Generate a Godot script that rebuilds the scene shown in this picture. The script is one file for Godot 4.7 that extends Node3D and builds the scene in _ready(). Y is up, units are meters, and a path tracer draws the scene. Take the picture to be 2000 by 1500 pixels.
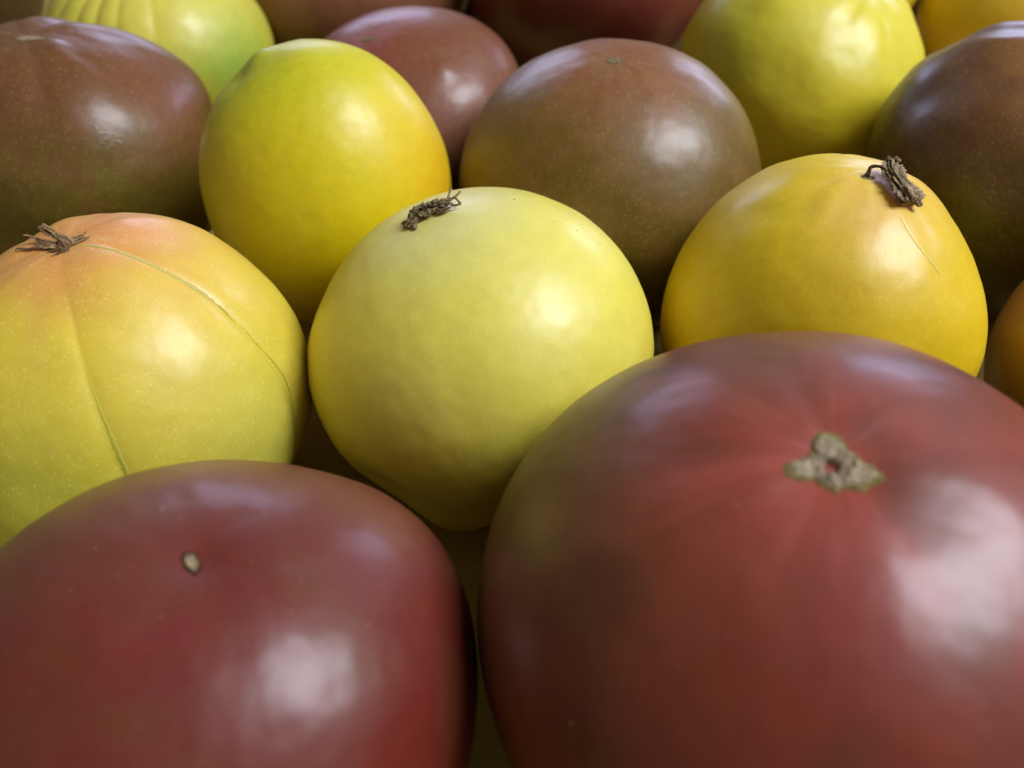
extends Node3D
# A close-up of tomatoes laid out on a plain tan surface: each tomato is one thing (skin, stem scar, dried stem, growth cracks).
# Sizes in metres; the shape functions work in each tomato's own frame: y along the stem axis, z towards the front.

const GROUP := "ripe tomatoes laid out side by side on the tan surface"
var soft := FastNoiseLite.new()
var skins := {}
var cork: StandardMaterial3D
var dried: StandardMaterial3D
var crack_mat: StandardMaterial3D

# where each tomato rests: its middle, radius across, half height, stem axis, and how its outline departs from an even one [longitude, latitude, amount]
var forms := {
	"front_left": {"at": Vector3(-0.0567, 0.0474, -0.0634), "a": 0.0508, "b": 0.0450, "axis": Vector3(0.100, 0.986, -0.132), "bumps": [[117, 22, 0.030], [-103, 40, 0.011], [-178, 45, -0.039], [76, 0, -0.008], [-141, 48, 0.014], [150, 38, -0.009], [97, 10, -0.025], [136, 31, 0.024]]},
	"front_right": {"at": Vector3(0.0549, 0.0553, -0.0764), "a": 0.0620, "b": 0.0541, "axis": Vector3(-0.110, 0.994, 0.022), "bumps": [[-108, 18, 0.016], [114, 44, 0.003], [-169, 44, -0.007], [-64, 1, -0.004], [152, 48, 0.003], [-139, 34, -0.007], [-82, 6, -0.010], [-123, 26, 0.005]]},
	"center": {"at": Vector3(-0.0089, 0.0455, -0.1658), "a": 0.0496, "b": 0.0456, "axis": Vector3(-0.251, 0.960, -0.123), "bumps": [[-102, 56, -0.015], [81, -8, 0.004], [126, 52, 0.012], [-70, 15, 0.007], [103, 26, -0.008], [-163, 70, 0.006]]},
	"left": {"at": Vector3(-0.1054, 0.0456, -0.1480), "a": 0.0489, "b": 0.0477, "axis": Vector3(-0.048, 0.986, -0.162), "bumps": [[-23, -22, 0.135], [137, 48, -0.010], [84, -27, -0.004], [-94, 66, -0.063], [113, 14, 0.029], [-40, -1, -0.091], [170, 68, 0.060], [102, -4, -0.036]]},
	"lemon": {"at": Vector3(-0.0644, 0.0519, -0.2424), "a": 0.0431, "b": 0.0511, "axis": Vector3(-0.007, 0.999, 0.044), "bumps": [[-93, 54, -0.020], [96, 3, -0.005], [-19, -43, -0.005], [-62, 6, -0.018], [-168, 74, 0.004], [107, 29, 0.004], [-77, 33, 0.026]]},
	"left_brown": {"at": Vector3(-0.1746, 0.0463, -0.2861), "a": 0.0542, "b": 0.0459, "axis": Vector3(0.004, 0.999, 0.042), "bumps": [[101, -11, -0.111], [-126, 71, 0.015], [134, 43, -0.042], [76, -34, 0.058], [120, 19, 0.092], [148, 57, -0.013]]},
	"green": {"at": Vector3(-0.1743, 0.0439, -0.3930), "a": 0.0530, "b": 0.0439, "axis": Vector3(0.116, 0.991, -0.064), "bumps": [[98, -1, 0.004], [111, 30, -0.004]]},
	"small_brown": {"at": Vector3(-0.0488, 0.0390, -0.3350), "a": 0.0534, "b": 0.0380, "axis": Vector3(-0.249, 0.951, 0.183), "bumps": [[96, 4, 0.011], [-128, 56, 0.013], [142, 44, -0.013], [173, 56, -0.009], [125, 34, -0.006], [-155, 59, 0.007], [101, 10, 0.009]]},
	"mid_brown": {"at": Vector3(0.0361, 0.0464, -0.2609), "a": 0.0559, "b": 0.0474, "axis": Vector3(-0.042, 0.998, 0.055), "bumps": [[19, -33, 0.014], [89, 29, -0.004], [76, 13, 0.005], [174, 64, 0.002]]},
	"up_yellow": {"at": Vector3(0.1332, 0.0475, -0.3530), "a": 0.0566, "b": 0.0460, "axis": Vector3(0.362, 0.904, 0.226), "bumps": [[19, -36, 0.058], [110, 68, 0.012], [-102, -6, 0.005], [78, 47, -0.015], [-11, -47, -0.048], [-108, 6, -0.022], [94, 60, 0.003], [-96, -14, 0.022]]},
	"right_brown": {"at": Vector3(0.1907, 0.0504, -0.2585), "a": 0.0566, "b": 0.0492, "axis": Vector3(0.267, 0.951, 0.157), "bumps": [[-110, -16, -0.006], [-142, 49, -0.002], [-126, 16, 0.004], [-121, 4, 0.005]]},
	"orange": {"at": Vector3(0.0899, 0.0479, -0.1769), "a": 0.0444, "b": 0.0474, "axis": Vector3(0.084, 0.990, -0.109), "bumps": [[51, 10, 0.033], [144, 76, 0.018], [-128, 50, 0.012], [69, 42, -0.041], [-92, -19, -0.005], [-119, 35, -0.004], [-111, 19, -0.004]]},
	"far_right": {"at": Vector3(0.1890, 0.0451, -0.1530), "a": 0.0492, "b": 0.0448, "axis": Vector3(0.048, 0.994, 0.097), "bumps": [[-135, 8, 0.005], [-110, -24, 0.002], [-123, -9, -0.003]]},
	"back_brown": {"at": Vector3(-0.0909, 0.0509, -0.4776), "a": 0.0665, "b": 0.0513, "axis": Vector3(-0.041, 0.992, 0.118), "bumps": [[80, -13, 0.005], [-66, 2, -0.005], [-58, -16, 0.011], [77, -20, 0.002]]},
	"back_red": {"at": Vector3(0.0408, 0.0570, -0.4649), "a": 0.0664, "b": 0.0567, "axis": Vector3(-0.027, 0.996, -0.081), "bumps": [[-80, -11, 0.010], [-58, -46, -0.006]]},
	"back_orange": {"at": Vector3(0.2792, 0.0433, -0.4475), "a": 0.0503, "b": 0.0433, "axis": Vector3(0.002, 1.000, 0.002), "bumps": []},
	"back_left": {"at": Vector3(-0.3326, 0.0457, -0.4799), "a": 0.0531, "b": 0.0457, "axis": Vector3(0.000, 1.000, -0.000), "bumps": []},
	"back_yellow": {"at": Vector3(0.1712, 0.0570, -0.4912), "a": 0.0667, "b": 0.0570, "axis": Vector3(0.023, 1.000, 0.017), "bumps": []},
	"back_dark": {"at": Vector3(-0.0291, 0.0265, -0.5547), "a": 0.0307, "b": 0.0266, "axis": Vector3(-0.002, 1.000, 0.016), "bumps": [[80, -13, -0.009], [-75, -11, -0.009], [3, -65, 0.007]]},
	"back_shade": {"at": Vector3(0.2860, 0.0315, -0.5516), "a": 0.0366, "b": 0.0315, "axis": Vector3(0.000, 1.000, -0.000), "bumps": []},
}


func _ready() -> void:
	# ---- camera, air and lamps
	var cam := Camera3D.new()
	cam.name = "camera"
	var lens := CameraAttributesPhysical.new()
	lens.frustum_focal_length = 35.09
	lens.frustum_near = 0.01
	lens.frustum_far = 20.0
	lens.frustum_focus_distance = 0.196
	lens.exposure_aperture = 13.0
	cam.attributes = lens
	cam.near = 0.01
	cam.far = 20.0
	cam.fov = 53.0
	cam.position = Vector3(0, 0.198, 0)
	cam.rotation_degrees = Vector3(-45, 0, 0)
	add_child(cam)
	cam.current = true
	var env := Environment.new()
	env.background_mode = Environment.BG_COLOR
	env.background_color = Color(0.385, 0.365, 0.32)
	env.background_energy_multiplier = 1.42
	env.tonemap_mode = Environment.TONE_MAPPER_LINEAR
	env.tonemap_exposure = 1.0
	env.sdfgi_enabled = true
	env.ssao_enabled = true
	env.ssil_enabled = true
	var we := WorldEnvironment.new()
	we.name = "world_environment"
	we.environment = env
	add_child(we)
	# the shop's lamp up to the right, and the wide dim shop front behind
	area("key_lamp", Vector3(0.98, 1.28, -0.12), Vector3(0, 0.05, -0.2), Vector2(0.60, 0.76), Color(0.94, 0.96, 1.0), 3.1)
	area("window_back_right", Vector3(1.25, 0.55, -2.1), Vector3(0, 0.06, -0.2), Vector2(0.7, 0.5), Color(0.78, 0.82, 1.0), 0.85)
	area("window_back_left", Vector3(-0.5, 0.62, -2.2), Vector3(0, 0.06, -0.2), Vector2(0.8, 0.45), Color(0.78, 0.82, 1.0), 0.7)

	make_noise_and_materials()
	build_table()
	build_tomatoes()


func area(called: String, at: Vector3, to: Vector3, size: Vector2, tint: Color, energy: float) -> void:
	var l := AreaLight3D.new()
	l.name = called
	l.area_size = size
	l.area_normalize_energy = true
	l.light_color = tint
	l.light_energy = energy
	l.area_range = 6.0
	l.shadow_enabled = true
	add_child(l)
	l.look_at_from_position(at, to, Vector3.UP)


# ---- helpers
func lin(r: float, g: float, b: float) -> Color:
	return Color(r / 255.0, g / 255.0, b / 255.0).srgb_to_linear()


func toward(lon: float, lat: float) -> Vector3:
	var o := deg_to_rad(lon)
	var a := deg_to_rad(lat)
	return Vector3(cos(a) * sin(o), sin(a), cos(a) * cos(o))


func dots_image(side: int, seed_: int, n_big: int, n_small: int, big: Color, small: Color, r_big: float, r_small: float) -> ImageTexture:
	var im := Image.create_empty(side, side, false, Image.FORMAT_RGBA8)
	im.fill(Color(small.r, small.g, small.b, 0.0))
	var rng := RandomNumberGenerator.new()
	rng.seed = seed_
	var field := FastNoiseLite.new()
	field.seed = seed_ + 5
	field.frequency = 0.008
	for i in n_big + n_small:
		var is_big := i >= n_small
		var cx := rng.randi_range(0, side - 1)
		var cy := rng.randi_range(0, side - 1)
		var crowd := clampf(0.55 + 1.3 * field.get_noise_2d(cx, cy), 0.06, 1.0)
		if rng.randf() > crowd:
			continue
		var r := (r_big if is_big else r_small) * rng.randf_range(0.6, 1.25)
		var strength := rng.randf_range(0.45, 1.0) * (big.a if is_big else small.a)
		var stretch := rng.randf_range(0.7, 1.4)
		var c := big if is_big else small
		var e := int(ceil(r * 1.5))
		for y in range(-e, e + 1):
			for x in range(-e, e + 1):
				var q := sqrt(x * x * stretch + y * y / stretch) / r
				if q < 1.0:
					var px := posmod(cx + x, side)
					var py := posmod(cy + y, side)
					var al := strength * (1.0 - smoothstep(0.35, 1.0, q))
					if al > im.get_pixel(px, py).a:
						im.set_pixel(px, py, Color(c.r, c.g, c.b, al))
	return ImageTexture.create_from_image(im)


func noise_tex(side: int, freq: float, seed_: int, octaves: int, kind := FastNoiseLite.TYPE_SIMPLEX_SMOOTH) -> NoiseTexture2D:
	var n := FastNoiseLite.new()
	n.noise_type = kind
	n.seed = seed_
	n.frequency = freq
	n.fractal_octaves = octaves
	var t := NoiseTexture2D.new()
	t.width = side
	t.height = side
	t.seamless = true
	t.noise = n
	return t


func skin_material(called: String, speckle: Texture2D, rough: float, sss: float, pores: Texture2D, pore_height: float, coat: float, speckle_scale := 22.0) -> void:
	var m := StandardMaterial3D.new()
	m.resource_name = called
	m.vertex_color_use_as_albedo = true
	m.roughness = rough
	m.metallic_specular = 0.5 if called.contains("yellow") else 0.43
	m.clearcoat_enabled = coat > 0.0
	m.clearcoat = coat
	m.clearcoat_roughness = 0.29
	m.subsurf_scatter_enabled = true
	m.subsurf_scatter_strength = sss
	m.uv1_triplanar = true
	m.uv1_scale = Vector3.ONE * 45.0
	m.heightmap_enabled = true
	m.heightmap_texture = pores
	m.heightmap_scale = pore_height
	m.uv2_triplanar = true
	m.uv2_scale = Vector3.ONE * speckle_scale
	if speckle:
		m.detail_enabled = true
		m.detail_uv_layer = BaseMaterial3D.DETAIL_UV_2
		m.detail_albedo = speckle
		m.detail_blend_mode = BaseMaterial3D.BLEND_MODE_MIX
	skins[called] = m


func make_noise_and_materials() -> void:
	soft.noise_type = FastNoiseLite.TYPE_SIMPLEX_SMOOTH
	soft.seed = 11
	soft.frequency = 1.0
	soft.fractal_octaves = 2
	var pores := noise_tex(512, 0.035, 3, 3)
	var sparse := dots_image(1024, 21, 520, 3400, Color(1.0, 0.97, 0.58, 0.9), Color(0.97, 0.92, 0.50, 0.5), 6.0, 4.6)
	var fine := dots_image(1024, 22, 800, 11000, Color(1.0, 0.92, 0.40, 0.75), Color(0.97, 0.86, 0.26, 0.5), 5.0, 4.2)
	var tan_dots := dots_image(1024, 23, 900, 6500, Color(0.88, 0.72, 0.40, 0.7), Color(0.72, 0.58, 0.30, 0.42), 5.5, 4.4)
	var rosy := dots_image(512, 24, 60, 260, Color(0.80, 0.55, 0.48, 0.45), Color(0.66, 0.40, 0.34, 0.22), 3.2, 2.6)
	skin_material("pale_yellow_skin", sparse, 0.50, 0.12, pores, 0.0016, 0.38)
	skin_material("yellow_skin", fine, 0.50, 0.12, pores, 0.0022, 0.34)
	skin_material("brown_skin", tan_dots, 0.47, 0.05, pores, 0.0018, 0.42)
	skin_material("red_skin", rosy, 0.48, 0.05, pores, 0.0014, 0.45)

	cork = StandardMaterial3D.new()
	cork.resource_name = "cork"
	cork.vertex_color_use_as_albedo = true
	cork.roughness = 0.85
	cork.metallic_specular = 0.25
	cork.uv1_triplanar = true
	cork.uv1_scale = Vector3.ONE * 160.0
	cork.heightmap_enabled = true
	cork.heightmap_texture = noise_tex(256, 0.05, 8, 4)
	cork.heightmap_scale = 0.02
	dried = cork.duplicate()
	dried.resource_name = "dried_stem"
	dried.heightmap_scale = 0.03
	crack_mat = cork.duplicate()
	crack_mat.resource_name = "crack"
	crack_mat.roughness = 0.6
	crack_mat.heightmap_scale = 0.006


func build_table() -> void:
	var m := StandardMaterial3D.new()
	m.resource_name = "plain_card"
	m.albedo_color = Color(0.68, 0.58, 0.32)
	m.metallic_specular = 0.15
	var grain := noise_tex(512, 0.02, 31, 4)
	var ramp := Gradient.new()
	ramp.set_color(0, Color(0.93, 0.92, 0.89))
	ramp.set_color(1, Color(1, 1, 1))
	grain.color_ramp = ramp
	m.albedo_texture = grain
	m.uv1_triplanar = true
	m.uv1_scale = Vector3(7, 7, 9)
	m.roughness = 0.95
	var b := BoxMesh.new()
	b.size = Vector3(2.4, 0.03, 2.0)
	b.material = m
	var o := MeshInstance3D.new()
	o.name = "table_top"
	o.mesh = b
	o.position = Vector3(0, -0.0152, -0.45)
	o.set_meta("kind", "structure")
	o.set_meta("label", "plain tan card surface in shadow beneath the tomatoes")
	add_child(o)


# ---- a tomato's surface
func prepare(f: Dictionary) -> void:
	f.bump_dirs = []
	for b in f.bumps:
		f.bump_dirs.append([toward(b[0], b[1]), b[2], b[3] if b.size() > 3 else 7.0])
	f.n = FastNoiseLite.new()
	f.n.noise_type = FastNoiseLite.TYPE_SIMPLEX_SMOOTH
	f.n.seed = f.seed
	f.n.frequency = 1.0
	f.n.fractal_octaves = 2
	f.basis = frame(f.axis)


func frame(y: Vector3) -> Basis:
	y = y.normalized()
	var z := (Vector3.BACK - y * y.z).normalized()
	return Basis(y.cross(z), y, z)


func surf(f: Dictionary, d: Vector3) -> Vector3:
	var s := 1.0
	for b in f.bump_dirs:
		s += b[1] * exp(b[2] * (d.dot(b[0]) - 1.0))
	var n: FastNoiseLite = f.n
	s += f.lumps * n.get_noise_3dv(d * 1.1) + 0.0026 * n.get_noise_3dv(d * 4.2) + 0.0007 * n.get_noise_3dv(d * 11.0)
	var lat := asin(clampf(d.y, -1, 1))
	var lon := atan2(d.x, d.z)
	var ring := cos(lat)
	if f.ribs > 0.0:
		var w := smoothstep(0.02, 0.35, ring) * smoothstep(f.rib_low, f.rib_low + 0.7, lat)
		var wob: float = f.wobble * n.get_noise_3d(sin(lon) * 0.8 + 7.0, cos(lon) * 0.8, lat)
		s += f.ribs * w * cos(f.rib_n * (lon + wob) + f.rib_phase)
	if f.dimple > 0.0:
		s -= f.dimple * exp(-f.dimple_k * (1.0 - d.y))
	for c in f.creases:
		# [longitude, depth, half width in radians, lowest latitude, highest latitude, bend]
		var dl := wrapf(lon - c[0] - c[5] * (lat - 0.6), -PI, PI) * ring
		if absf(dl) < c[2] * 6.0:
			var win := smoothstep(c[3] - 0.2, c[3] + 0.15, lat) * (1.0 - smoothstep(c[4] - 0.1, c[4] + 0.15, lat))
			s -= c[1] * exp(-absf(dl) / c[2]) * win
	return Vector3(d.x * f.a, d.y * f.b, d.z * f.a) * s


func surf_normal(f: Dictionary, d: Vector3) -> Vector3:
	var u := d.cross(Vector3(0.31, 0.2, 0.93)).normalized()
	var v := d.cross(u)
	var e := 0.01
	var n := (surf(f, (d + u * e).normalized()) - surf(f, (d - u * e).normalized())).cross(surf(f, (d + v * e).normalized()) - surf(f, (d - v * e).normalized())).normalized()
	return n if n.dot(d) > 0.0 else -n


func near_top(f: Dictionary, x: float, z: float) -> Vector3:
	# the direction of the spot x, z millimetres from the stem axis
	var p: Vector2 = Vector2(x, z) * 0.001 / f.a
	return Vector3(p.x, sqrt(maxf(0.0, 1.0 - p.length_squared())), p.y)


func above(f: Dictionary, x: float, z: float, h: float) -> Vector3:
	var d := near_top(f, x, z)
	return surf(f, d) + surf_normal(f, d) * h * 0.001


func tint(f: Dictionary, d: Vector3) -> Color:
	var n: FastNoiseLite = f.n
	var q := (d + 0.10 * Vector3(n.get_noise_3dv(d * 2.2 + Vector3(9, 0, 0)), n.get_noise_3dv(d * 2.2 + Vector3(0, 9, 0)), n.get_noise_3dv(d * 2.2 + Vector3(0, 0, 9)))).normalized()
	var lat := rad_to_deg(asin(clampf(q.y, -1, 1)))
	var c: Color = f.color
	for l in f.layers:
		match l[0]:
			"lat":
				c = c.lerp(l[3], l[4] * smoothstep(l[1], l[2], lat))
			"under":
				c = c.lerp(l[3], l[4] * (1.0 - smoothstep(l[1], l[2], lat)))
			"spot":
				c = c.lerp(l[4], l[5] * exp(l[3] * (q.dot(toward(l[1], l[2])) - 1.0)))
			"rays":
				var away := acos(clampf(d.y, -1, 1))
				var h := Vector2(d.x, d.z).normalized()
				var v := n.get_noise_3d(h.x * l[1], h.y * l[1], away * 1.2 + 3.0)
				c = c.lerp(l[3], clampf(l[4] * smoothstep(0.0, 0.45, v) * exp(-away / deg_to_rad(l[2])), 0, 1))
			"mottle":
				c = c.lerp(l[2], l[3] * smoothstep(-0.1, 0.6, n.get_noise_3dv(d * l[1] + Vector3(4, 4, 4))))
	return c * (1.0 + 0.05 * n.get_noise_3dv(d * 7.0))


func skin_mesh(f: Dictionary, cols: int, rows: int) -> ArrayMesh:
	var v := PackedVector3Array()
	var c := PackedColorArray()
	var idx := PackedInt32Array()
	var w := cols + 1
	for j in rows + 1:
		var lat := PI / 2 - PI * j / rows
		for i in w:
			var lon := TAU * i / cols + PI
			var d := Vector3(cos(lat) * sin(lon), sin(lat), cos(lat) * cos(lon))
			v.append(surf(f, d))
			c.append(tint(f, d) if i < cols else c[j * w])
	var nrm := PackedVector3Array()
	nrm.resize(v.size())
	for j in rows + 1:
		for i in w:
			var ia := (i + 1) % cols
			var ib := (i + cols - 1) % cols
			var n: Vector3
			if j == 0 or j == rows:
				n = Vector3.UP if j == 0 else Vector3.DOWN
			else:
				n = (v[j * w + ia] - v[j * w + ib]).cross(v[(j - 1) * w + i] - v[(j + 1) * w + i]).normalized()
				if n.dot(v[j * w + i]) < 0.0:
					n = -n
			nrm[j * w + i] = n
	for j in rows:
		for i in cols:
			var k := j * w + i
			idx.append_array(PackedInt32Array([k, k + 1, k + w, k + 1, k + w + 1, k + w]))
	return to_mesh(v, nrm, c, idx)


func to_mesh(v: PackedVector3Array, n: PackedVector3Array, c: PackedColorArray, idx: PackedInt32Array) -> ArrayMesh:
	var a := []
	a.resize(Mesh.ARRAY_MAX)
	a[Mesh.ARRAY_VERTEX] = v
	a[Mesh.ARRAY_NORMAL] = n
	a[Mesh.ARRAY_COLOR] = c
	a[Mesh.ARRAY_INDEX] = idx
	var m := ArrayMesh.new()
	m.add_surface_from_arrays(Mesh.PRIMITIVE_TRIANGLES, a)
	return m


func part(called: String, mesh: Mesh, mat: Material, root: Node3D, f: Dictionary) -> MeshInstance3D:
	var o := MeshInstance3D.new()
	o.name = called
	o.mesh = mesh
	o.material_override = mat
	o.transform = f.place
	root.add_child(o, true)
	return o


func sub_part(called: String, mesh: Mesh, mat: Material, parent: MeshInstance3D) -> MeshInstance3D:
	var o := MeshInstance3D.new()
	o.name = called
	o.mesh = mesh
	o.material_override = mat
	parent.add_child(o, true)
	return o


func tomato(called: String, key: String, label: String, skin: String, cols: int, rows: int, more: Dictionary) -> Node3D:
	var f: Dictionary = forms[key]
	f.merge({"seed": key.hash() % 1000, "lumps": 0.012, "ribs": 0.0, "rib_n": 6, "rib_phase": 0.0, "rib_low": 0.0, "wobble": 0.5, "dimple": 0.03, "dimple_k": 60.0, "creases": [], "layers": []})
	f.merge(more, true)
	f.bumps = f.bumps + f.get("extra", [])
	prepare(f)
	var root := Node3D.new()
	root.name = called
	root.position = Vector3(f.at.x, 0, f.at.z)
	f.place = Transform3D(f.basis, Vector3(0, f.at.y, 0))
	root.set_meta("label", label)
	root.set_meta("category", "tomato")
	root.set_meta("group", GROUP)
	add_child(root, true)
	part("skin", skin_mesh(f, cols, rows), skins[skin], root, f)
	return root


# ---- scars, stems and cracks
func finish(st: SurfaceTool) -> ArrayMesh:
	st.index()
	st.generate_normals()
	return st.commit()


func scar_mesh(f: Dictionary, cx: float, cz: float, rx: float, rz: float, star: float, height: float, hole: float, seed_: int, lobes: Array, light: Color, dark: Color, rim: Color, rim_at := 0.72, turn := 0.0) -> ArrayMesh:
	var n := FastNoiseLite.new()
	n.seed = seed_
	n.frequency = 1.0
	n.fractal_octaves = 3
	var st := SurfaceTool.new()
	st.begin(Mesh.PRIMITIVE_TRIANGLES)
	var rings := 26
	var segs := 84
	for j in rings + 1:
		for i in segs:
			var a := TAU * i / segs
			var r := float(j) / rings
			var reach := 1.0 + star * (1.1 * n.get_noise_2d(cos(a) * 1.1, sin(a) * 1.1) + 0.35 * n.get_noise_2d(cos(a) * 4.0, sin(a) * 4.0) + 0.3 * n.get_noise_2d(cos(a) * 11.0, sin(a) * 11.0))
			for l in lobes:
				reach += l[1] * exp(l[2] * (cos(a - deg_to_rad(l[0])) - 1.0))
			var o := Vector2(cos(a) * rx, sin(a) * rz).rotated(deg_to_rad(turn)) * r * reach
			var x := cx + o.x
			var z := cz + o.y
			var g := n.get_noise_2d(x * 0.9, z * 0.9)
			var g2 := n.get_noise_2d(x * 2.4 + 30.0, z * 2.4)
			var h := height * (1.0 - pow(r, 3.0)) * (0.75 + 0.9 * g + 0.5 * g2) - 0.12 * smoothstep(0.85, 1.0, r) + 0.06
			if hole > 0.0:
				var hr := Vector2((x - cx) / rx + 0.05, (z - cz) / rz - 0.02).length() + 0.12 * g
				h -= height * 2.2 * (1.0 - smoothstep(hole * 0.5, hole, hr))
			var c := dark.lerp(light, clampf(0.55 + 1.0 * g + 0.9 * g2, 0, 1))
			c = c.lerp(rim, smoothstep(rim_at, rim_at + 0.26, r + 0.2 * g2))
			if hole > 0.0:
				c = c.lerp(lin(70, 24, 26), 1.0 - smoothstep(hole * 0.3, hole * 0.8, Vector2((x - cx) / rx + 0.05, (z - cz) / rz - 0.02).length() + 0.12 * g))
			st.set_color(c)
			st.add_vertex(above(f, x, z, h))
	for j in rings:
		for i in segs:
			var k := j * segs + i
			var k2 := j * segs + (i + 1) % segs
			for q in [k, k + segs, k2, k2, k + segs, k2 + segs]:
				st.add_index(q)
	st.generate_normals()
	return st.commit()


func tube(st: SurfaceTool, pts: Array, radii: Array, sides: int, rough: float, ridges: int, flat: float, up: Vector3, seed_: int, dark: Color, light: Color, fib := 1.0) -> void:
	# a knobbly shrivelled tube through the points (in metres), its radii in millimetres
	var n := FastNoiseLite.new()
	n.seed = seed_
	n.frequency = 1.0
	n.fractal_octaves = 3
	var curve := Curve3D.new()
	curve.bake_interval = 0.0002
	for i in pts.size():
		var t: Vector3 = (pts[mini(i + 1, pts.size() - 1)] - pts[maxi(i - 1, 0)]) * 0.22
		curve.add_point(pts[i], -t, t)
	var length := curve.get_baked_length()
	var steps := clampi(int(length / 0.00028), 6, 90)
	var base := st.get_meta("count", 0) as int
	for j in steps + 1:
		var u := float(j) / steps
		var p := curve.sample_baked(u * length, true)
		var ahead := (curve.sample_baked(minf(u + 0.02, 1.0) * length, true) - curve.sample_baked(maxf(u - 0.02, 0.0) * length, true)).normalized()
		var side := ahead.cross(up).normalized()
		var top := side.cross(ahead).normalized()
		var x := u * (radii.size() - 1)
		var r: float = lerpf(radii[int(x)], radii[mini(int(x) + 1, radii.size() - 1)], x - int(x)) * 0.001
		if j == 0 or j == steps:
			r *= 0.15
		for i in sides:
			var a := TAU * i / sides
			var s := (p + (side * cos(a) + top * sin(a) * flat) * r) * 2600.0
			var along := u * length * 170.0
			var fibre := n.get_noise_3d(cos(a) * 2.4, sin(a) * 2.4, along)
			var k := 1.0 + rough * (1.5 * fib * fibre + 2.0 * (1.0 - fib) * n.get_noise_3dv(s * 0.42) + 0.7 * n.get_noise_3dv(s * 0.8))
			var rid := cos(ridges * a + 2.5 * n.get_noise_2d(along, 3.0)) if ridges > 0 else 0.0
			k += rough * 0.3 * rid
			var g := 0.9 * fib * fibre + 0.6 * n.get_noise_3dv(s) + 0.25 * n.get_noise_3d(cos(a) * 7.0, sin(a) * 7.0, along * 1.5)
			st.set_color(dark.lerp(light, clampf(0.38 + 1.2 * g + 0.2 * rid, 0, 1)))
			st.add_vertex(p + (side * cos(a) + top * sin(a) * flat) * r * k)
	for j in steps:
		for i in sides:
			var k := base + j * sides + i
			var k2 := base + j * sides + (i + 1) % sides
			for q in [k, k2, k + sides, k2, k2 + sides, k + sides]:
				st.add_index(q)
	for i in range(1, sides - 1):
		for q in [base, base + i + 1, base + i]:
			st.add_index(q)
		var e := base + steps * sides
		for q in [e, e + i, e + i + 1]:
			st.add_index(q)
	st.set_meta("count", base + (steps + 1) * sides)


func new_tool() -> SurfaceTool:
	var st := SurfaceTool.new()
	st.begin(Mesh.PRIMITIVE_TRIANGLES)
	return st


func strip_mesh(f: Dictionary, path: Array, widths: Array, height: float, seed_: int, edge: Color, core: Color, lift := 0.05) -> ArrayMesh:
	# a thin line of scar tissue that lies on the skin along the directions [longitude, latitude]; widths in millimetres
	var n := FastNoiseLite.new()
	n.seed = seed_
	n.frequency = 1.0
	n.fractal_octaves = 3
	var st := new_tool()
	var curve := Curve3D.new()
	curve.bake_interval = 0.004
	for i in path.size():
		var t := (toward(path[mini(i + 1, path.size() - 1)][0], path[mini(i + 1, path.size() - 1)][1]) - toward(path[maxi(i - 1, 0)][0], path[maxi(i - 1, 0)][1])) * 0.2
		curve.add_point(toward(path[i][0], path[i][1]), -t, t)
	var length := curve.get_baked_length()
	var steps := int(length / 0.008)
	var across := 6
	for j in steps + 1:
		var u := float(j) / steps
		var d := curve.sample_baked(u * length, true).normalized()
		var ahead := (curve.sample_baked(minf(u + 0.01, 1.0) * length, true) - curve.sample_baked(maxf(u - 0.01, 0.0) * length, true)).normalized()
		var side := d.cross(ahead).normalized()
		d = (d + side * 0.006 * n.get_noise_1d(u * 25.0)).normalized()
		var x := u * (widths.size() - 1)
		var w: float = lerpf(widths[int(x)], widths[mini(int(x) + 1, widths.size() - 1)], x - int(x)) * (1.0 + 0.5 * n.get_noise_1d(u * 60.0 + 50.0)) * 0.001 / f.a
		for i in across + 1:
			var s := (float(i) / across - 0.5) * 2.0
			var q := (d + side * s * w * 0.5).normalized()
			var g := n.get_noise_2d(u * 160.0, s * 1.5)
			var h := (height * (1.0 - s * s) * (0.7 + 0.9 * g) + lift) * 0.001
			if i == 0 or i == across:
				h = lift * 0.0003 - 0.00006
			st.set_color(edge.lerp(core, clampf((1.0 - absf(s)) * 0.9 + g * 0.9, 0, 1)))
			st.add_vertex(surf(f, q) + surf_normal(f, q) * h)
	for j in steps:
		for i in across:
			var k := j * (across + 1) + i
			for q in [k, k + 1, k + across + 1, k + 1, k + across + 2, k + across + 1]:
				st.add_index(q)
	st.generate_normals()
	return st.commit()


func scatter(seed_: int, count: int, small: float, big: float) -> Array:
	# places for grains of dust spread over the upper half of a tomato
	var rng := RandomNumberGenerator.new()
	rng.seed = seed_
	var spots := []
	for i in count:
		var size := lerpf(small, big, pow(rng.randf(), 4.0))
		spots.append([rng.randf_range(-180, 180), rad_to_deg(asin(rng.randf_range(-0.3, 1.0))), size, size * rng.randf_range(0.5, 1.0)])
	return spots


func dust(r: Node3D, f: Dictionary, spots: Array, seed_: int, c: Color) -> void:
	part("dust", flecks(f, spots, seed_, c), crack_mat, r, f).set_meta("kind", "stuff")


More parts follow.
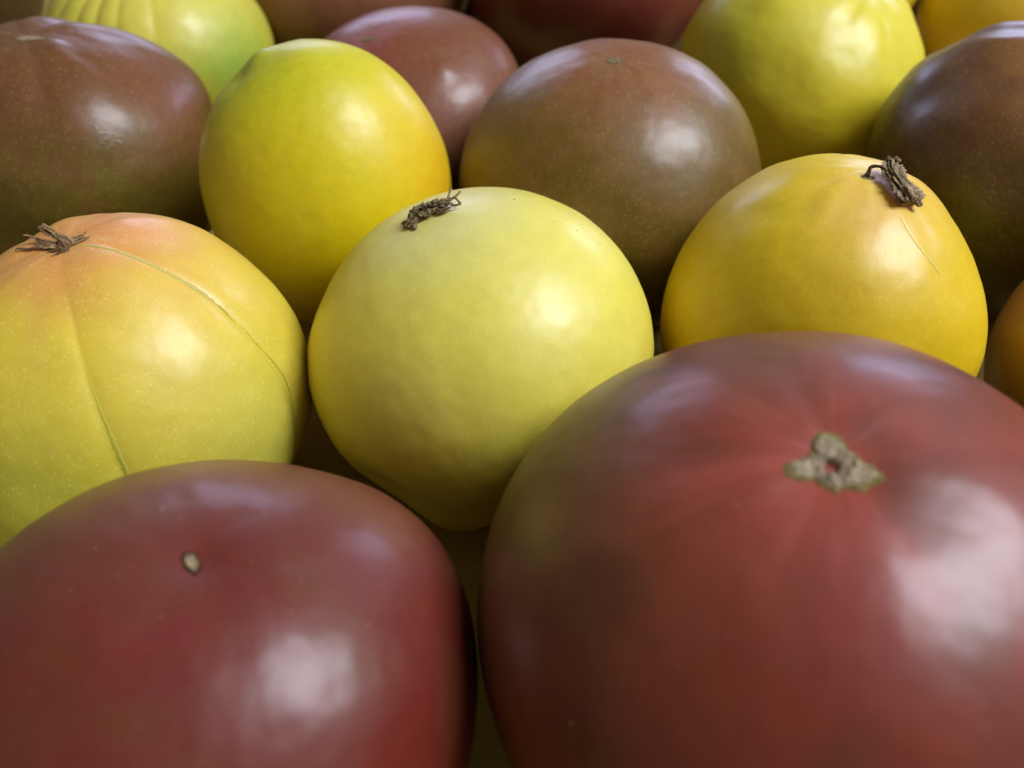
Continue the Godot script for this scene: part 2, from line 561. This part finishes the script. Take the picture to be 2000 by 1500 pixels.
func flecks(f: Dictionary, spots: Array, seed_: int, c: Color) -> ArrayMesh:
	# small grains stuck to the skin: [longitude, latitude, length in mm, width in mm]
	var rng := RandomNumberGenerator.new()
	rng.seed = seed_
	var st := new_tool()
	var base := 0
	for s in spots:
		var d := toward(s[0], s[1])
		var p := surf(f, d)
		var n := surf_normal(f, d)
		var u := n.cross(Vector3(rng.randf_range(-1, 1), 0.3, rng.randf_range(-1, 1))).normalized()
		var w := n.cross(u)
		st.set_color(c * rng.randf_range(0.75, 1.2))
		st.add_vertex(p + n * s[3] * 0.0004)
		for i in 7:
			var a := TAU * i / 7
			var k := rng.randf_range(0.7, 1.2) * 0.0005
			st.add_vertex(p + u * cos(a) * s[2] * k + w * sin(a) * s[3] * k - n * 0.00003)
		for i in 7:
			for q in [base, base + 1 + (i + 1) % 7, base + 1 + i]:
				st.add_index(q)
		base += 8
	st.generate_normals()
	return st.commit()


func build_tomatoes() -> void:
	var r: Node3D
	var f: Dictionary
	# ---- front row
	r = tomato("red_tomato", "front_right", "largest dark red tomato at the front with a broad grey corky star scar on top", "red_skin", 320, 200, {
		"color": lin(124, 43, 30), "ribs": 0.005, "rib_n": 5, "rib_phase": 0.1, "rib_low": -0.2, "wobble": 0.25, "extra": [[0, 88, -0.02, 150.0], [-14, 30, 0.035, 9.0]], "dimple": 0.03, "dimple_k": 22.0, "lumps": 0.004,
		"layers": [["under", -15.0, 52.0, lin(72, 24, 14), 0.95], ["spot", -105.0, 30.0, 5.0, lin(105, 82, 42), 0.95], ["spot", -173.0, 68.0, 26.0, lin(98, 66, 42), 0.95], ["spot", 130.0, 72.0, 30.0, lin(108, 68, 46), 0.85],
			["spot", 0.0, 90.0, 16.0, lin(156, 65, 52), 0.85], ["rays", 3.2, 20.0, lin(182, 100, 84), 0.28], ["mottle", 2.0, lin(88, 46, 24), 0.7], ["rays", 1.7, 70.0, lin(92, 54, 32), 0.2], ["spot", 60.0, 45.0, 6.0, lin(140, 58, 46), 0.5]]})
	f = forms.front_right
	dust(r, f, scatter(31, 150, 0.10, 0.42), 8, lin(206, 160, 140))
	part("stem_scar", scar_mesh(f, -0.6, 2.0, 5.4, 4.2, 0.4, 1.1, 0.34, 5, [[-80, 0.75, 14.0], [172, 0.35, 10.0], [18, 0.3, 8.0], [62, 0.2, 20.0]], lin(206, 186, 156), lin(74, 62, 44), lin(116, 104, 46)), cork, r, f)
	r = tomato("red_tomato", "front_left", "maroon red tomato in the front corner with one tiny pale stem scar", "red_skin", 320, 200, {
		"color": lin(106, 36, 27), "ribs": 0.003, "rib_n": 5, "rib_phase": 2.2, "rib_low": 0.0, "dimple": 0.04, "dimple_k": 20.0, "lumps": 0.0, "extra": [[28, 88, -0.016, 250.0], [-5, 24, 0.03, 9.0]],
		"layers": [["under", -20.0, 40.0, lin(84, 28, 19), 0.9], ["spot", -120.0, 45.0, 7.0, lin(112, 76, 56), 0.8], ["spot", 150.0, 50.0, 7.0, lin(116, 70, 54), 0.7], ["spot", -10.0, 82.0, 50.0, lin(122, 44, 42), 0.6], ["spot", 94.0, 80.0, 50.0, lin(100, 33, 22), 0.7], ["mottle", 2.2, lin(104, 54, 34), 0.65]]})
	f = forms.front_left
	dust(r, f, scatter(32, 170, 0.10, 0.42), 9, lin(214, 168, 150))
	part("stem_scar", scar_mesh(f, 0.8, 1.6, 1.5, 2.9, 0.3, 0.45, 0.0, 7, [], lin(190, 170, 138), lin(120, 100, 70), lin(58, 40, 24), 0.5, -36.0), cork, r, f)
	# ---- second row
	r = tomato("yellow_tomato", "center", "pale yellow tomato in the middle with a shrivelled dark stem lying on top", "pale_yellow_skin", 320, 200, {
		"color": lin(224, 212, 82), "ribs": 0.0, "dimple": 0.004, "dimple_k": 120.0, "lumps": 0.012, "extra": [[-17, -36, 0.075, 40.0], [-36, -15, -0.05, 50.0], [6, -30, -0.03, 50.0]],
		"layers": [["lat", 45.0, 82.0, lin(220, 213, 142), 0.75], ["under", -35.0, 25.0, lin(218, 188, 30), 0.9], ["spot", -75.0, 10.0, 6.0, lin(220, 194, 40), 0.7], ["mottle", 2.0, lin(224, 210, 96), 0.5]]})
	f = forms.center
	dust(r, f, scatter(33, 220, 0.08, 0.26), 10, lin(236, 226, 150))
	centre_stem(r, f)
	var marks := []
	var rng := RandomNumberGenerator.new()
	rng.seed = 77
	for i in 34:
		var u := rng.randf()
		marks.append([lerpf(87.5, 87.0, u) + rng.randf_range(-1.6, 1.6), lerpf(57.0, 35.0, u) + rng.randf_range(-1.0, 1.0), rng.randf_range(0.2, 0.8), rng.randf_range(0.1, 0.22)])
	for i in 16:
		var u := rng.randf()
		marks.append([lerpf(25.0, 32.0, u) + rng.randf_range(-1.5, 1.5), lerpf(31.0, 18.0, u) + rng.randf_range(-1.2, 1.2), rng.randf_range(0.15, 0.3), 0.12])
	marks.append([104.0, 65.0, 1.1, 0.45])
	var sc := part("scuff_mark", flecks(f, marks, 4, lin(112, 88, 40)), crack_mat, r, f)
	sc.set_meta("kind", "stuff")

	r = tomato("yellow_tomato", "left", "yellow tomato with an orange top, split by a long curved growth crack", "pale_yellow_skin", 384, 220, {
		"color": lin(224, 197, 62), "ribs": 0.008, "rib_n": 5, "rib_phase": 1.4, "rib_low": -0.3, "dimple": 0.035, "dimple_k": 60.0, "lumps": 0.014,
		"creases": [[deg_to_rad(79.0), 0.03, 0.05, -0.55, 1.3, -0.08], [deg_to_rad(23.9), 0.018, 0.07, -0.1, 1.05, -0.02]], "extra": [[104, -8, 0.03, 24.0]],
		"layers": [["under", -10.0, 45.0, lin(208, 198, 62), 0.8], ["lat", 48.0, 80.0, lin(224, 148, 80), 0.85], ["spot", 120.0, 72.0, 10.0, lin(228, 148, 98), 0.45], ["rays", 2.6, 26.0, lin(232, 178, 110), 0.6], ["spot", -5.0, 5.0, 8.0, lin(196, 196, 62), 0.6], ["spot", 60.0, 5.0, 10.0, lin(205, 198, 84), 0.6]]})
	f = forms.left
	left_stem(r, f)
	part("growth_crack", strip_mesh(f, [[54.0, 83.0], [69.6, 73.6], [71.5, 68.0], [74.4, 61.2], [76.7, 54.8], [78.2, 48.0], [78.8, 41.0]], [0.7, 1.0, 1.4, 1.7, 1.5, 1.2, 0.7], 0.1, 3, lin(188, 170, 72), lin(208, 194, 122), 0.12), crack_mat, r, f)
	part("growth_line", strip_mesh(f, [[78.8, 41.0], [79.1, 33.6], [79.9, 24.9], [81.5, 16.3], [82.6, 7.7], [82.6, -2.0]], [0.7, 0.7, 0.6, 0.5, 0.5, 0.4], 0.02, 4, lin(200, 184, 60), lin(172, 160, 52), 0.08), crack_mat, r, f)
	part("growth_line", strip_mesh(f, [[23.8, 40.0], [24.4, 33.0], [24.9, 25.0], [25.4, 15.0], [25.5, 0.0]], [0.2, 0.5, 1.0, 1.4, 1.5], 0.02, 9, lin(208, 200, 82), lin(190, 186, 68), 0.06), crack_mat, r, f)
	part("dust_grain", flecks(f, [[68.0, 67.5, 0.8, 0.3], [77.5, 52.0, 0.6, 0.3]], 2, lin(235, 225, 190)), crack_mat, r, f)

	r = tomato("yellow_tomato", "orange", "golden yellow tomato with a grey chunk of dried stem hanging on its shoulder", "yellow_skin", 320, 200, {
		"color": lin(222, 188, 8), "dimple": 0.008, "dimple_k": 160.0, "lumps": 0.012, "ribs": 0.004, "rib_n": 7, "rib_low": 0.3,
		"layers": [["under", -20.0, 35.0, lin(220, 186, 12), 0.8], ["spot", -14.0, 70.0, 22.0, lin(228, 178, 92), 0.8], ["spot", 110.0, 70.0, 18.0, lin(226, 176, 70), 0.7], ["spot", -80.0, 50.0, 8.0, lin(214, 186, 14), 0.6], ["spot", 60.0, 15.0, 8.0, lin(232, 192, 20), 0.7], ["rays", 3.0, 12.0, lin(240, 208, 130), 0.6]]})
	f = forms.orange
	orange_stem(r, f)
	part("growth_crack", strip_mesh(f, [[8.2, 66.0], [10.6, 61.4], [13.4, 57.4], [16.4, 53.9], [19.2, 51.2], [23.5, 46.0]], [1.1, 1.0, 0.8, 0.65, 0.4, 0.2], 0.10, 6, lin(232, 202, 80), lin(246, 228, 160)), crack_mat, r, f)
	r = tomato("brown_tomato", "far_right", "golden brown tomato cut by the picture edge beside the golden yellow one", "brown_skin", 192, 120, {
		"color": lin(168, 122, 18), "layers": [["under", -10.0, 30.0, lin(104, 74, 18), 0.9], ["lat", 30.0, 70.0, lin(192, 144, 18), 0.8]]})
	# ---- third row
	r = tomato("yellow_tomato", "lemon", "lemon-shaped yellow tomato with a blunt nub at its upper end", "yellow_skin", 288, 180, {
		"color": lin(218, 200, 12), "dimple": 0.0, "lumps": 0.01, "extra": [[-104, 69, 0.028, 130.0], [-80, 61, -0.02, 160.0], [20, 86, 0.015, 16.0]],
		"layers": [["lat", 40.0, 75.0, lin(198, 192, 22), 0.85], ["under", -30.0, 20.0, lin(220, 186, 10), 0.8], ["spot", 79.0, 12.0, 9.0, lin(228, 170, 16), 0.7], ["spot", -85.0, 60.0, 12.0, lin(152, 178, 36), 0.7]]})
	r = tomato("brown_tomato", "mid_brown", "olive brown tomato behind the pale yellow one with a small round scar on top", "brown_skin", 288, 180, {
		"color": lin(108, 82, 32), "ribs": 0.004, "rib_n": 6, "rib_low": 0.2, "dimple": 0.012, "dimple_k": 120.0, "extra": [[38, -42, 0.13, 8.0]],
		"layers": [["lat", 42.0, 78.0, lin(134, 82, 54), 0.85], ["under", -10.0, 42.0, lin(92, 80, 22), 0.95], ["spot", -70.0, 25.0, 7.0, lin(118, 90, 22), 0.8], ["rays", 2.6, 20.0, lin(172, 110, 78), 0.4], ["mottle", 3.0, lin(130, 94, 50), 0.4]]})
	f = forms.mid_brown
	part("stem_scar", scar_mesh(f, -0.5, 2.0, 2.9, 2.2, 0.3, 0.35, 0.2, 12, [], lin(160, 140, 110), lin(92, 82, 58), lin(88, 86, 40)), cork, r, f)
	r = tomato("brown_tomato", "left_brown", "red-brown tomato with an olive lower half and a rough scaly patch", "brown_skin", 320, 200, {
		"color": lin(106, 76, 34), "ribs": 0.012, "rib_n": 5, "rib_phase": 1.0, "rib_low": 0.1, "dimple": 0.035, "dimple_k": 40.0, "lumps": 0.02, "extra": [[80, -30, 0.13, 6.0]],
		"layers": [["lat", 30.0, 62.0, lin(112, 68, 42), 0.85], ["under", 0.0, 46.0, lin(100, 86, 22), 0.95], ["spot", 87.0, 30.0, 10.0, lin(128, 66, 46), 0.7], ["mottle", 2.5, lin(116, 72, 42), 0.4]]})
	f = forms.left_brown
	part("stem_scar", scar_mesh(f, 2.0, 2.4, 6.2, 2.4, 0.5, 0.5, 0.0, 15, [], lin(178, 158, 132), lin(112, 92, 70), lin(104, 70, 46)), cork, r, f)
	part("scaly_patch", patch_mesh(f, 43.0, 30.5, 8.0, 19), skins["brown_skin"], r, f)
	r = tomato("brown_tomato", "right_brown", "dark brown tomato with a green tinge at the edge behind the golden yellow one", "brown_skin", 256, 160, {
		"color": lin(94, 64, 32), "ribs": 0.010, "rib_n": 7, "rib_phase": 0.5, "rib_low": -0.3, "lumps": 0.025, "dimple": 0.03, "dimple_k": 30.0,
		"layers": [["under", -30.0, 22.0, lin(72, 58, 18), 0.85], ["spot", -74.0, 55.0, 12.0, lin(150, 96, 44), 0.7], ["spot", -36.0, -2.0, 12.0, lin(84, 84, 20), 0.8], ["mottle", 3.0, lin(96, 58, 38), 0.5]]})
	r = tomato("yellow_tomato", "up_yellow", "tall yellow tomato with a greenish side behind the olive brown one", "yellow_skin", 256, 160, {
		"color": lin(222, 202, 38), "ribs": 0.009, "rib_n": 6, "rib_phase": 0.9, "rib_low": -0.1, "lumps": 0.02,
		"layers": [["spot", -66.0, 22.0, 6.0, lin(168, 164, 24), 0.85], ["spot", 17.0, -28.0, 12.0, lin(220, 172, 18), 0.6], ["lat", 20.0, 60.0, lin(218, 208, 60), 0.6]]})
	r = tomato("brown_tomato", "small_brown", "small reddish brown tomato with a pimple, behind the lemon-shaped one", "brown_skin", 224, 140, {
		"color": lin(122, 70, 50), "dimple": 0.02, "dimple_k": 80.0, "extra": [[52, 48, 0.022, 260.0], [60, 47, -0.01, 120.0]],
		"layers": [["under", 0.0, 40.0, lin(120, 78, 60), 0.7], ["lat", 55.0, 80.0, lin(140, 66, 54), 0.8], ["mottle", 3.0, lin(126, 82, 58), 0.4]]})
	f = forms.small_brown
	part("stem_scar", scar_mesh(f, -1.1, 2.9, 3.4, 1.4, 0.3, 0.4, 0.0, 25, [], lin(150, 140, 104), lin(98, 92, 62), lin(104, 84, 50)), cork, r, f)
	# ---- last row, cut by the top of the picture
	r = tomato("yellow_tomato", "green", "ribbed yellow tomato with a green side behind the red-brown one", "pale_yellow_skin", 256, 160, {
		"color": lin(216, 202, 66), "ribs": 0.004, "rib_n": 9, "rib_phase": 0.4, "rib_low": 0.0, "wobble": 0.1, "lumps": 0.01, "dimple": 0.03, "dimple_k": 12.0,
		"creases": [[-0.8, 0.036, 0.07, -0.1, 1.4, 0.1], [-0.52, 0.036, 0.06, 0.2, 1.4, 0.0], [-0.30, 0.036, 0.06, 0.25, 1.4, -0.05], [-0.06, 0.03, 0.06, 0.3, 1.4, -0.05], [0.3, 0.018, 0.08, 0.4, 1.4, 0.0]],
		"layers": [["spot", 54.0, 10.0, 12.0, lin(142, 178, 58), 0.85], ["spot", 70.0, 28.0, 12.0, lin(160, 190, 70), 0.6], ["lat", 10.0, 45.0, lin(222, 212, 90), 0.6]]})
	r = tomato("brown_tomato", "back_brown", "brown tomato at the back between the ribbed yellow and dark red ones", "brown_skin", 160, 100, {
		"color": lin(112, 68, 46), "layers": [["spot", -50.0, 0.0, 8.0, lin(82, 66, 36), 0.9], ["lat", -10.0, 30.0, lin(140, 82, 62), 0.8]]})
	r = tomato("red_tomato", "back_red", "dark red tomato at the back behind the small reddish brown one", "red_skin", 160, 100, {
		"color": lin(98, 36, 26), "layers": [["under", -25.0, 5.0, lin(80, 28, 20), 0.8], ["spot", 60.0, 0.0, 7.0, lin(126, 66, 54), 0.8]]})
	r = tomato("yellow_tomato", "back_orange", "yellow tomato with an orange flush at the far back corner", "yellow_skin", 160, 100, {
		"color": lin(224, 192, 44), "layers": [["spot", -8.0, 28.0, 16.0, lin(232, 152, 56), 0.85]]})
	r = tomato("brown_tomato", "back_left", "dark brown tomato in shadow at the far corner beside the ribbed yellow one", "brown_skin", 128, 80, {"color": lin(74, 52, 26)})
	r = tomato("brown_tomato", "back_dark", "dark tomato glimpsed in the gap between the two back red and brown ones", "brown_skin", 128, 80, {"color": lin(64, 34, 24)})
	r = tomato("brown_tomato", "back_shade", "dark tomato in the narrow gap between the two far yellow ones", "brown_skin", 128, 80, {"color": lin(60, 44, 22)})
	r = tomato("yellow_tomato", "back_yellow", "bright yellow tomato barely showing behind the tall yellow one", "yellow_skin", 128, 80, {"color": lin(224, 200, 40)})


func patch_mesh(f: Dictionary, lon: float, lat: float, reach: float, seed_: int) -> ArrayMesh:
	# rough, flaky skin: a thin crackled layer over the smooth one
	var n := FastNoiseLite.new()
	n.noise_type = FastNoiseLite.TYPE_CELLULAR
	n.cellular_return_type = FastNoiseLite.RETURN_DISTANCE2_SUB
	n.seed = seed_
	n.frequency = 1.0
	n.fractal_octaves = 2
	var st := new_tool()
	var d0 := toward(lon, lat)
	var u := Vector3.UP.cross(d0).normalized()
	var w := d0.cross(u)
	var side := 72
	for j in side + 1:
		for i in side + 1:
			var x := (float(i) / side - 0.5) * 2.0
			var y := (float(j) / side - 0.5) * 2.0
			var q: Vector3 = (d0 + (u * (x * 1.0 + y * -0.25) + w * y * 0.75) * reach * 0.001 / f.a).normalized()
			var edge := sqrt(x * x + y * y) + 0.35 * soft.get_noise_2d(x * 2.0, y * 2.0)
			var g := clampf(0.5 + 0.5 * n.get_noise_2d(x * 3.6, y * 3.6 + x), 0, 1)
			var lift := (1.0 - smoothstep(0.5, 0.95, edge))
			var h := (-0.06 + lift * (0.075 + 0.09 * smoothstep(0.05, 0.4, g) + 0.05 * soft.get_noise_2d(x * 8.0, y * 8.0))) * 0.001
			st.set_color(tint(f, q).lerp(lin(122, 106, 84), 0.15 * lift))
			st.add_vertex(surf(f, q) + surf_normal(f, q) * h)
	for j in side:
		for i in side:
			var k := j * (side + 1) + i
			for q in [k, k + side + 1, k + 1, k + 1, k + side + 1, k + side + 2]:
				st.add_index(q)
	st.generate_normals()
	return st.commit()


func centre_stem(r: Node3D, f: Dictionary) -> void:
	var dark := lin(48, 38, 22)
	var light := lin(178, 158, 116)
	var up := surf_normal(f, Vector3.UP)
	var st := new_tool()
	tube(st, [above(f, -6.6, 4.8, 0.3), above(f, -5.2, 4.6, 0.8), above(f, -3.6, 2.6, 1.2), above(f, -1.6, 1.4, 1.5), above(f, 1.2, 0.8, 1.5), above(f, 3.6, 0.4, 1.6), above(f, 5.2, 0.0, 1.7)],
		[0.8, 1.5, 2.0, 1.8, 1.5, 1.5, 0.8], 36, 0.5, 3, 0.75, up, 44, dark, light, 0.45)
	var rng := RandomNumberGenerator.new()
	rng.seed = 9
	var o := part("dried_stem", closed(st), dried, r, f)
	for flap in [[[-4.6, 5.2, 0.6], [-4.2, 6.6, 0.3], [-3.4, 7.4, 0.25]], [[-6.2, 3.4, 0.8], [-7.6, 2.6, 0.7], [-8.4, 2.7, 0.5]], [[-3.4, 0.8, 1.6], [-2.6, -0.6, 2.0], [-1.6, -1.2, 2.5]], [[1.6, 2.6, 1.0], [3.8, 2.8, 1.0], [5.4, 2.2, 1.2]], [[-2.6, 3.4, 2.0], [-1.4, 3.8, 1.3], [0.6, 3.6, 0.8]], [[-4.6, 2.0, 1.4], [-5.0, 0.8, 1.8], [-4.8, 0.0, 2.2]], [[-5.6, 4.2, 1.4], [-6.8, 5.0, 0.8], [-7.6, 5.2, 0.4]], [[0.2, 0.4, 1.9], [1.4, -0.4, 2.3], [2.4, -0.8, 2.6]], [[3.0, 1.4, 2.0], [4.6, 1.8, 1.9], [6.0, 1.4, 1.8]]]:
		var s2 := new_tool()
		tube(s2, flap.map(func(q): return above(f, q[0], q[1], q[2])), [0.9, 0.8, 0.25], 14, 0.6, 3, 0.45, up, rng.randi_range(1, 99), dark, light, 0.5)
		sub_part("sepal", closed(s2), dried, o)
	for th in [[[4.6, -0.4, 2.2], [5.0, -2.0, 3.0], [5.4, -3.2, 3.7]], [[4.8, 0.0, 2.0], [6.4, -1.0, 2.3], [7.6, -2.2, 3.0]], [[6.2, -0.8, 2.2], [7.2, 0.6, 1.6], [7.6, 1.2, 1.4]], [[5.2, 1.6, 1.5], [6.8, 2.0, 1.4], [8.0, 1.6, 1.7]]]:
		var s3 := new_tool()
		tube(s3, th.map(func(q): return above(f, q[0], q[1], q[2])), [0.42, 0.28, 0.24, 0.34], 9, 0.5, 0, 1.0, up, 47, dark, light)
		sub_part("filament", closed(s3), dried, o)


func closed(st: SurfaceTool) -> ArrayMesh:
	st.generate_normals()
	return st.commit()


func left_stem(r: Node3D, f: Dictionary) -> void:
	var dark := lin(74, 52, 30)
	var light := lin(196, 164, 120)
	var up := surf_normal(f, Vector3.UP)
	var st := new_tool()
	tube(st, [above(f, 3.6, 3.6, 0.2), above(f, 1.6, 2.2, 1.4), above(f, -1.2, 0.6, 2.2), above(f, -3.8, -0.8, 3.1), above(f, -5.4, -1.6, 3.4)], [1.4, 1.1, 0.9, 1.0, 0.9], 24, 0.35, 6, 0.85, up, 51, dark, light)
	var o := part("dried_stem", closed(st), dried, r, f)
	for se in [[[2.4, 2.0, 0.6], [3.8, 0.6, 0.7], [5.0, -0.6, 0.8], [5.4, -1.4, 1.0]], [[3.0, 3.0, 0.5], [5.2, 1.4, 0.5], [6.8, 0.4, 0.5]], [[2.6, 4.0, 0.4], [0.4, 5.2, 0.5], [-1.8, 5.4, 0.4]], [[3.4, 4.6, 0.25], [1.4, 6.6, 0.2], [0.2, 7.6, 0.15]], [[-0.6, 3.0, 0.7], [-3.4, 1.8, 0.8], [-6.4, 0.2, 1.2], [-8.8, -0.8, 2.0], [-10.0, -0.8, 2.4]], [[-0.4, 3.8, 0.5], [-2.8, 3.4, 0.4], [-5.4, 2.8, 0.7], [-7.8, 3.0, 0.5], [-10.6, 2.2, 0.7], [-11.8, 2.4, 0.3]]]:
		var s2 := new_tool()
		tube(s2, se.map(func(q): return above(f, q[0], q[1], q[2])), [0.9, 0.8, 0.5, 0.35, 0.22], 14, 0.55, 3, 0.45, up, 53 + se.size(), dark, light)
		sub_part("sepal", closed(s2), dried, o)


func orange_stem(r: Node3D, f: Dictionary) -> void:
	var dark := lin(80, 66, 46)
	var light := lin(182, 160, 126)
	var up := surf_normal(f, near_top(f, 2.0, 8.0))
	var st := new_tool()
	tube(st, [above(f, 4.0, 1.6, 2.6), above(f, 3.2, 5.0, 2.6), above(f, 3.4, 9.0, 2.5), above(f, 4.2, 12.2, 2.3), above(f, 5.0, 14.4, 2.0)], [2.3, 2.7, 2.6, 3.0, 3.3], 60, 0.42, 5, 0.5, up, 61, dark, light)
	var o := part("dried_stem", closed(st), dried, r, f)
	var s2 := new_tool()
	tube(s2, [above(f, -2.6, 4.0, 0.0), above(f, -2.3, 3.6, 1.2), above(f, -1.9, 3.0, 2.4), above(f, -0.4, 3.4, 2.9), above(f, 1.4, 3.8, 2.8)], [0.75, 0.5, 0.42, 0.42, 0.6], 12, 0.4, 0, 1.0, Vector3(0.3, 0.2, 0.9), 63, lin(50, 40, 30), lin(120, 100, 70))
	sub_part("stalk", closed(s2), dried, o)
	for kn in [[[2.6, 1.6, 3.4], [2.9, 0.6, 3.9], [3.0, 0.2, 3.9]], [[4.4, 1.2, 3.4], [4.9, 0.2, 3.8], [5.1, -0.2, 3.7]], [[6.0, 12.4, 2.2], [7.2, 13.6, 2.0], [8.0, 14.4, 1.7]]]:
		var s3 := new_tool()
		tube(s3, kn.map(func(q): return above(f, q[0], q[1], q[2])), [0.9, 0.9, 0.6], 14, 0.4, 3, 0.8, up, 67, dark, light)
		sub_part("knob", closed(s3), dried, o)
	part("stem_scar", scar_mesh(f, -2.2, 4.2, 1.9, 1.1, 0.3, 0.15, 0.0, 66, [], lin(140, 126, 104), lin(84, 80, 58), lin(150, 140, 70)), cork, r, f)
